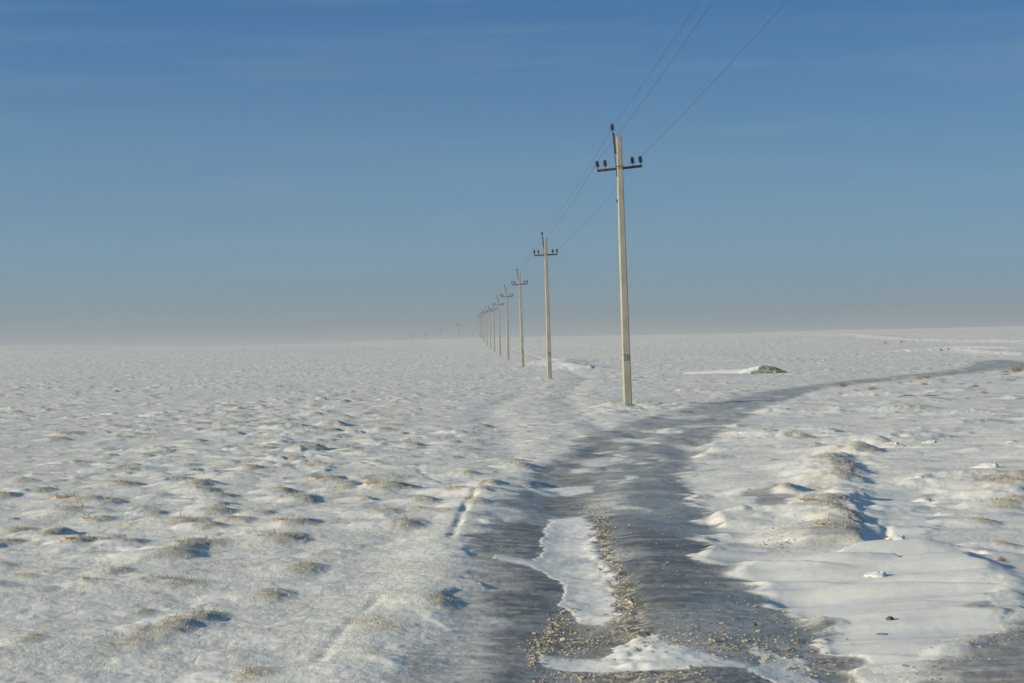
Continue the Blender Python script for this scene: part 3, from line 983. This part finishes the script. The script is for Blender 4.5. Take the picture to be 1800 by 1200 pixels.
WIRES = [(0, 'thin conductor strung along the pole tops, highest of the three wires'),
         (1, 'thin conductor on the outer left insulators, running down the line'),
         (2, 'thin conductor on the outer right insulators, well apart from the others')]
for wi, lab in WIRES:
    pts = wire_points(wi)
    path = []
    for a, b in zip(pts[:-1], pts[1:]):
        for s in range(24):
            t = s / 24
            p = a.lerp(b, t); p.z -= 0.30 * 4 * t * (1 - t)
            path.append(p)
    path.append(pts[-1])
    o = mesh_obj('power_line_wire', *tube(path, 0.0056, 5), M_WIRE, None, True)
    tag(o, lab, 'wire', 'conductors of the power line')

# ------------------------------------------------------------------ dry plants
def blade(V, Fc, base, d, length, width, bend):
    base, d = Vector(base), Vector(d).normalized()
    a = d.cross(Vector((0, 0, 1)))
    a = a.normalized() if a.length > 1e-3 else Vector((1, 0, 0))
    rot = rnd.uniform(0, math.pi)
    a = (a * math.cos(rot) + a.cross(d) * math.sin(rot)) * (width / 2)
    m = base + d * length * 0.55
    tip = base + d * length + Vector((bend, 0, -abs(bend) * 0.5))
    k = len(V)
    V += [tuple(base - a), tuple(base + a), tuple(m + a * 0.8), tuple(m - a * 0.8), tuple(tip)]
    Fc += [(k, k + 1, k + 2, k + 3), (k + 3, k + 2, k + 4)]


def tuft_mesh(n, rad, hmin, hmax, width=0.006, flat=0.6):
    # buried dome added to tie the blades together, then the blades
    V, Fc = lathe([(rad * 1.05, -0.10), (rad * 0.9, -0.05), (rad * 0.55, -0.028), (0.02, -0.018)], 12)
    V = [(x, y * 0.8, z + rnd.gauss(0, 0.004)) for x, y, z in V]
    for _ in range(n):
        a, r = rnd.uniform(0, 2 * math.pi), rad * math.sqrt(rnd.random())
        b = (r * math.cos(a), r * math.sin(a) * 0.8, -0.02 - 0.03 * (r / rad) ** 2)
        out = flat * r / rad
        tall = rnd.random() < 0.06
        d = (math.cos(a) * out + rnd.gauss(0, 0.3 if tall else 0.95), math.sin(a) * out + rnd.gauss(0, 0.3 if tall else 0.8), 1)
        blade(V, Fc, b, d, (hmax * 1.6 if tall else rnd.uniform(hmin, hmax)) * (1.15 - 0.5 * r / rad), width * rnd.uniform(0.7, 1.4), rnd.gauss(0.0, 0.012))
    return V, Fc


def twig_mesh(n, size):
    """a rounded cushion of forked twigs, as wide as tall"""
    V, Fc = [], []
    for _ in range(n):
        a = rnd.uniform(0, 2 * math.pi); e = math.acos(rnd.uniform(0.08, 1.0))
        d = Vector((math.cos(a) * math.sin(e), math.sin(a) * math.sin(e), math.cos(e)))
        b = Vector((rnd.gauss(0, 0.03), rnd.gauss(0, 0.03), -0.02))
        L = size * rnd.uniform(0.5, 1.0)
        blade(V, Fc, b, d, L * 0.75, 0.008, rnd.gauss(0, 0.01))
        for _k in range(5):
            s = b + d * L * rnd.uniform(0.3, 0.75)
            q = d + Vector((rnd.gauss(0, 0.5), rnd.gauss(0, 0.5), rnd.gauss(0.2, 0.4)))
            blade(V, Fc, s, q, L * rnd.uniform(0.18, 0.42), 0.007, rnd.gauss(0, 0.01))
    return V, Fc


TUFT_SRC = []
for n, r, a, b in ((95, 0.19, 0.03, 0.08), (130, 0.26, 0.025, 0.07), (75, 0.14, 0.03, 0.09), (110, 0.28, 0.02, 0.06)):
    v, f = tuft_mesh(n, r, a, b)
    TUFT_SRC.append(mesh_obj('grass_tuft', v, f, M_GRASS))
SIZE_W = lambda s: 'broad' if s >= 1.4 else 'middling' if s >= 1.05 else 'small' if s >= 0.8 else 'tiny'
LOOK = ['grey-brown', 'olive-brown', 'wispy brown', 'flattened brown']


ORD = ['first', 'second', 'third', 'fourth', 'fifth', 'sixth', 'seventh', 'eighth', 'ninth', 'tenth', 'eleventh', 'twelfth', 'thirteenth', 'fourteenth', 'fifteenth', 'sixteenth', 'seventeenth', 'eighteenth', 'nineteenth', 'twentieth', 'twenty-first', 'twenty-second', 'twenty-third', 'twenty-fourth']


def rows(pts, cuts):
    """for each point: its place from the left within its row, and the row counted from the top"""
    r = [sum(p[1] >= c for c in cuts) for p in pts]
    present = sorted(set(r))
    out = []
    for p, q in zip(pts, r):
        mates = sorted(x[0] for x, y in zip(pts, r) if y == q)
        k = mates.index(p[0])
        out.append((('leftmost' if k == 0 else 'rightmost' if k == len(mates) - 1 else ORD[k] + ' from left') if len(mates) > 1 else 'only one', ORD[present.index(q)]))
    return out


used_src = set()
for zone, tufts, grp in (('field', TUFTS_FIELD, 'dry grass tufts on the hummocky field'), ('bank', TUFTS_BERM, 'dry grass tufts on the banks right of the road')):
    where = rows(tufts, (760, 785, 815, 835, 852, 863, 877, 895, 912, 925, 940, 957, 975, 1000, 1020, 1060, 1085, 1120, 1150))
    for k, (px, py, s) in enumerate(tufts):
        q = rnd.randrange(4)
        if q in used_src:
            o = TUFT_SRC[q].copy(); col.objects.link(o)
        else:
            o = TUFT_SRC[q]; used_src.add(q)
        p = ground_at(px, py)
        o.location = (p.x + 0.03, p.y, p.z)
        o.rotation_euler = (0, R(rnd.uniform(4, 14)), rnd.uniform(-0.5, 0.5))
        sc = s * rnd.uniform(0.55, 0.8)
        o.scale = (sc * 1.15, sc, sc * rnd.uniform(0.75, 1.0))
        tag(o, f"{SIZE_W(s)} {LOOK[q]} tuft on {'the hummocky field' if zone == 'field' else 'a roadside bank'}, {where[k][0]} in {where[k][1]} row down", 'grass tuft', grp)

SHRUB_LABELS = {
    0: 'small round rust-red shrub at the road edge, left of a fuller one',
    1: 'full rust-brown shrub, second from the left along the road edge',
    10: 'largest rust-brown bush, at the right edge where the road bends',
    11: 'broad pale straw bush just below the largest rust bush',
    24: 'rust-red shrub on the drift bank at the lower right',
    21: 'tiny dark shrub far out on the right snow rise',
    22: 'tiny dark shrub right of another on the far snow rise',
    25: 'single tiny beige plant above the earth mound'}
SH = []
for n, s, m in ((90, 0.5, M_RUST), (70, 0.5, M_RUST), (70, 0.5, M_STRAW), (45, 0.5, M_STRAW)):
    SH.append(mesh_obj('dry_shrub', *twig_mesh(n, s), m))
used_sh = set()
sh_where = rows(SHRUBS, (595, 612, 640, 656, 669, 676, 684, 694, 703, 718, 800))
for k, (px, py, wpx, kind) in enumerate(SHRUBS):
    q = kind * 2 + k % 2
    if q in used_sh:
        o = SH[q].copy(); col.objects.link(o)
    else:
        o = SH[q]; used_sh.add(q)
    p = ground_at(px, py)
    o.location = p
    sc = 1.65 * wpx / F_PX * p.y / 0.86
    o.scale = (sc, sc, sc * (0.95 if kind == 0 else 0.7))
    o.rotation_euler = (0, 0, rnd.uniform(0, 6))
    tag(o, SHRUB_LABELS.get(k, f"{'rust-brown' if kind == 0 else 'pale straw'} dry shrub on snow, {sh_where[k][0]} in {sh_where[k][1]} shrub row down"), 'shrub', 'dry shrubs on the snow right of the road')


# stubble too dense to count: short stems wherever grass shows through
def stubble():
    rs = np.random.RandomState(5)
    n = 520000
    A = rs.uniform(-R(16.5), R(16.5), n)
    RR = np.exp(rs.uniform(math.log(9.5), math.log(95), n))
    X, Y = np.sin(A) * RR, np.cos(A) * RR
    z, ice, fresh, grass, brown, grit = terrain(X, Y)
    thin = 0.5 + 0.5 * fbm(X * 4, Y * 4, 301, 2)
    keep = rs.rand(n) < 0.5 * np.clip((grass - 0.25) * 1.3, 0, 1) * np.clip(thin * 1.4, 0, 1) * np.clip(RR / 40, .35, 1)
    X, Y, z, RR = X[keep], Y[keep], z[keep], RR[keep]
    m = len(X)
    h = rs.uniform(0.012, 0.05, m); wd = rs.uniform(0.003, 0.006, m) * np.clip(RR / 25, 0.8, 2)
    ta, tb = rs.normal(0, 0.5, m) * h, rs.normal(0, 0.5, m) * h
    th = rs.uniform(0, math.pi, m)
    ax, ay = np.cos(th) * wd, np.sin(th) * wd
    V = np.stack([np.stack([X - ax, Y - ay, z - 0.006], 1), np.stack([X + ax, Y + ay, z - 0.006], 1), np.stack([X + ta, Y + tb, z + h], 1)], 1).reshape(-1, 3)
    me = bpy.data.meshes.new('grass_stubble')
    me.vertices.add(m * 3); me.vertices.foreach_set('co', V.astype(np.float32).ravel())
    me.loops.add(m * 3); me.loops.foreach_set('vertex_index', np.arange(m * 3, dtype=np.int32))
    me.polygons.add(m); me.polygons.foreach_set('loop_start', np.arange(0, m * 3, 3, dtype=np.int32))
    me.update(calc_edges=True)
    me.materials.append(M_GRASS)
    o = bpy.data.objects.new('grass_stubble', me); col.objects.link(o)
    tag(o, 'short dry stubble poking through the crusted snow', 'stubble', kind='stuff')


stubble()


# ------------------------------------------------------------------ clods, lumps, stones, stick
def lump(n_u=10, n_v=7, seed=0, rough=0.25):
    rr = np.random.RandomState(seed)
    ph = rr.uniform(0, 6.28, 6)
    V, Fc = [], []
    for i in range(n_v + 1):
        e = math.pi * i / n_v
        for j in range(n_u):
            a = 2 * math.pi * j / n_u
            k = 1 + rough * (math.sin(2 * a + ph[0]) * math.sin(e * 2 + ph[1]) + 0.6 * math.sin(3 * a + ph[2]) * math.sin(3 * e + ph[3])) + rr.uniform(-.06, .06) * math.sin(e)
            V.append((k * math.sin(e) * math.cos(a), k * math.sin(e) * math.sin(a), k * math.cos(e)))
    for i in range(n_v):
        for j in range(n_u):
            j2 = (j + 1) % n_u
            Fc.append((i * n_u + j, (i + 1) * n_u + j, (i + 1) * n_u + j2, i * n_u + j2))
    return V, Fc


def crumbs():
    rs = np.random.RandomState(9)
    src = [lump(6, 4, s, 0.3) for s in range(5)]
    V, Fc = [], []
    lines = [([(1040, 880), (1060, 930), (1072, 985), (1090, 1040), (1100, 1085)], 420, 26, 0.016),
             ([(1000, 1075), (975, 1100), (955, 1125), (940, 1155)], 200, 26, 0.016),
             ([(1085, 1100), (1040, 1120), (980, 1135)], 190, 40, 0.012),
             ([(950, 1178), (1060, 1188), (1250, 1192)], 170, 26, 0.012),
             ([(1130, 1130), (1240, 1130), (1340, 1140), (1420, 1180)], 190, 60, 0.017),
             ([(1300, 1060), (1390, 1090), (1450, 1130)], 60, 50, 0.014),
             ([(880, 930), (900, 1000), (900, 1080)], 60, 60, 0.009),
             ([(1150, 880), (1180, 950), (1220, 1040)], 130, 80, 0.010),
             ([(1440, 930), (1380, 955), (1350, 965)], 110, 36, 0.014),
             ([(1600, 1190), (1700, 1150), (1790, 1110)], 90, 40, 0.013)]
    px = []
    for pts, n, spread, size in lines:
        for _ in range(int(n * 2.4)):
            k = rs.randint(len(pts) - 1); t = rs.rand()
            x = pts[k][0] * (1 - t) + pts[k + 1][0] * t + rs.normal(0, spread * 0.5)
            y = pts[k][1] * (1 - t) + pts[k + 1][1] * t + rs.normal(0, spread * 0.28)
            if y < 1240:
                px.append((x, y, 0.34 * size * np.exp(rs.normal(0, 0.5))))
    W = np.array([ground_hit(x, y) for x, y, _ in px])
    Z = terrain(W[:, 0], W[:, 1])[0]
    for (x, y), z, (_, _, s) in zip(W, Z, px):
        v, f = src[rs.randint(5)]
        c, sn = math.cos(rs.rand() * 6), math.sin(rs.rand() * 6)
        k = len(V)
        a, b, h = s * rs.uniform(.8, 1.7), s * rs.uniform(.8, 1.4), s * rs.uniform(.5, .9)
        V += [(x + a * q[0], y + b * q[1], z + h * (q[2] * 0.9 + 0.25)) for q in v]
        Fc += [tuple(i + k for i in g) for g in f]
    o = mesh_obj('snow_crumbs', V, Fc, M_CRUMB)
    tag(o, 'scattered crumbs of dirty frozen snow along the ruts', 'snow crumbs', kind='stuff')


crumbs()

LUMPS = [(1573, 786, 0.085, 'rounded snow lump with a tapering tail, alone on the smooth drift'),
         (1640, 783, 0.07, 'flat snow lump right of the rounded one on the smooth drift'),
         (1510, 823, 0.05, 'small peaked snow lump right of the grassy bank'),
         (1617, 852, 0.05, 'low snow lump on the channel floor behind the long drift'),
         (1628, 880, 0.07, 'crumbling snow lump at the right rim of the snow channel'),
         (1744, 826, 0.10, 'big rounded snow hump near the right edge'),
         (1548, 1017, 0.05, 'small bright snow lump on the smooth drift in the lower right'),
         (1583, 970, 0.045, 'broken snow lump at the front end of the snow channel')]
for k, (px, py, s, lab) in enumerate(LUMPS):
    v, f = lump(28, 16, 40 + k, 0.12)
    V = []
    for x, y, zz in v:
        sx = s * (3.2 if x < 0 else 1.0)
        n = 0.22 * s * (math.sin(9 * x + k) * math.sin(7 * y) + math.sin(15 * y + 3 * zz))
        V.append((x * sx, y * s * 1.3, zz * s * 0.6 * (1 if x > -0.2 else max(0.15, 1 + (x + 0.2))) + n * 0.5))
    o = mesh_obj('snow_lump', V, f, M_SNOW, None, True)
    o.location = ground_at(px, py) + Vector((0, 0, 0.1 * s))
    tag(o, lab, 'snow lump', 'snow lumps on the drifts right of the road')

for k, (px, py, a, b, c, lab) in enumerate([
        (1565, 1095, 0.034, 0.03, 0.018, 'grey flat stone half sunk in the lower right drift'),
        (1326, 1098, 0.020, 0.02, 0.016, 'small dark stone lying on the ice near the drift edge'),
        (583, 1107, 0.02, 0.02, 0.015, 'dark pebble on the crusted snow left of the road')][:2]):
    v, f = lump(14, 9, 70 + k, 0.2)
    o = mesh_obj('stone', [(x * a, y * b, z * c) for x, y, z in v], f, M_STONE, None, True)
    o.location = ground_at(px, py) + Vector((0, 0, c * 0.35))
    o.rotation_euler = (0, R(12), R(20))
    tag(o, lab, 'stone')
o = mesh_obj('stick', *tube([(-0.06, 0, 0.012), (-0.02, 0.01, 0.016), (0.03, 0.0, 0.014), (0.065, 0.012, 0.010)], 0.006, 6), M_STONE, None, True)
o.location = ground_at(1550, 1110)
o.scale = (0.65, 0.65, 0.65)
tag(o, 'short dark stick lying on snow just below the flat grey stone', 'stick')


# ------------------------------------------------------------------ the drifted earth mound
def mound():
    c = ground_hit(1352, 654)
    s = c[1] / F_PX
    root = empty('earth_mound', (c[0], c[1], float(height([c[0]], [c[1]])[0])))
    tag(root, 'dark earth mound with a long white snow drift trailing to its left', 'earth mound')

    def grid(x0, x1, y0, y1, nx, ny, fz):
        xs, ys = np.meshgrid(np.linspace(x0, x1, nx), np.linspace(y0, y1, ny))
        zs = fz(xs, ys)
        V = np.stack([xs.ravel(), ys.ravel(), zs.ravel()], 1)
        Fc = [(j * nx + i, j * nx + i + 1, (j + 1) * nx + i + 1, (j + 1) * nx + i) for j in range(ny - 1) for i in range(nx - 1)]
        return V, Fc

    def hill(x, y):
        t = x / s
        prof = np.interp(t, [-60, -45, -30, -15, -2, 8, 16, 26, 38], [-4, 3, 7.5, 10.5, 11.2, 10.2, 7, 2.4, -4]) * s
        f = np.clip(1 - (np.maximum(np.abs(y) - 0.1, 0) / 1.7) ** 1.6, 0, 1)
        return prof * f + (f - 1) * 0.12

    def fz_earth(x, y):
        return hill(x, y) + 0.07 * fbm(x * 2.2, y * 2.2, 400, 4, 0.6)

    v, f = grid(-50 * s, 39 * s, -1.8, 1.8, 130, 90, fz_earth)
    mesh_obj('bare_earth', v, f, simple_mat("frozen_earth", (0.05, 0.04, 0.028), (0.46, 0.42, 0.34), 5, 0.95, None, 0.9, 0.06, 0.1), root, True)

    def fz_snow(x, y):
        t = x / s
        edge = np.interp(y, [-1.8, -1.1, -0.5, 0.0, 0.6, 1.8], [-38, -27, -16, -5, 5, 8]) + 9 * fbm(x * 1.3, y * 1.6, 405, 3)
        m = sstep(6, -6, t - edge)
        tail = np.interp(t, [-152, -130, -90, -55, -40, -20], [2.5, 4.8, 6.0, 7.0, 8.0, 0]) * s
        ft = np.clip(1 - (np.abs(y - 0.2) / 0.9) ** 2, 0, 1)
        tail = tail * ft + (ft - 1) * 0.12
        return np.maximum(hill(x, y) + 0.10 * m - 0.16 * (1 - m), tail) + 0.015 * fbm(x * 1.2, y * 2.5, 410, 3)
    v, f = grid(-152 * s, 12 * s, -1.75, 1.75, 230, 90, fz_snow)
    mesh_obj('snow_drift', v, f, M_SNOW, root, True)


mound()

# ------------------------------------------------------------------ winter air
def haze():
    v, f = box(0, 0, (24 - 12) / 2, 6500, 6500, 36)
    t = bpy.data.materials.new("winter_haze")
    t.use_nodes = True
    n, l = t.node_tree.nodes, t.node_tree.links
    n.clear()
    out = n.new('ShaderNodeOutputMaterial'); pv = n.new('ShaderNodeVolumePrincipled')
    pv.inputs['Color'].default_value = (0.68, 0.70, 0.72, 1)
    pv.inputs['Density'].default_value = 0.00034
    pv.inputs['Anisotropy'].default_value = 0.2
    l.new(pv.outputs[0], out.inputs['Volume'])
    me = bpy.data.meshes.new('haze'); me.from_pydata(v, [], f); me.materials.append(t)
    o = bpy.data.objects.new('haze', me); col.objects.link(o)
    tag(o, 'thin winter haze over the steppe', 'haze', kind='stuff')


haze()
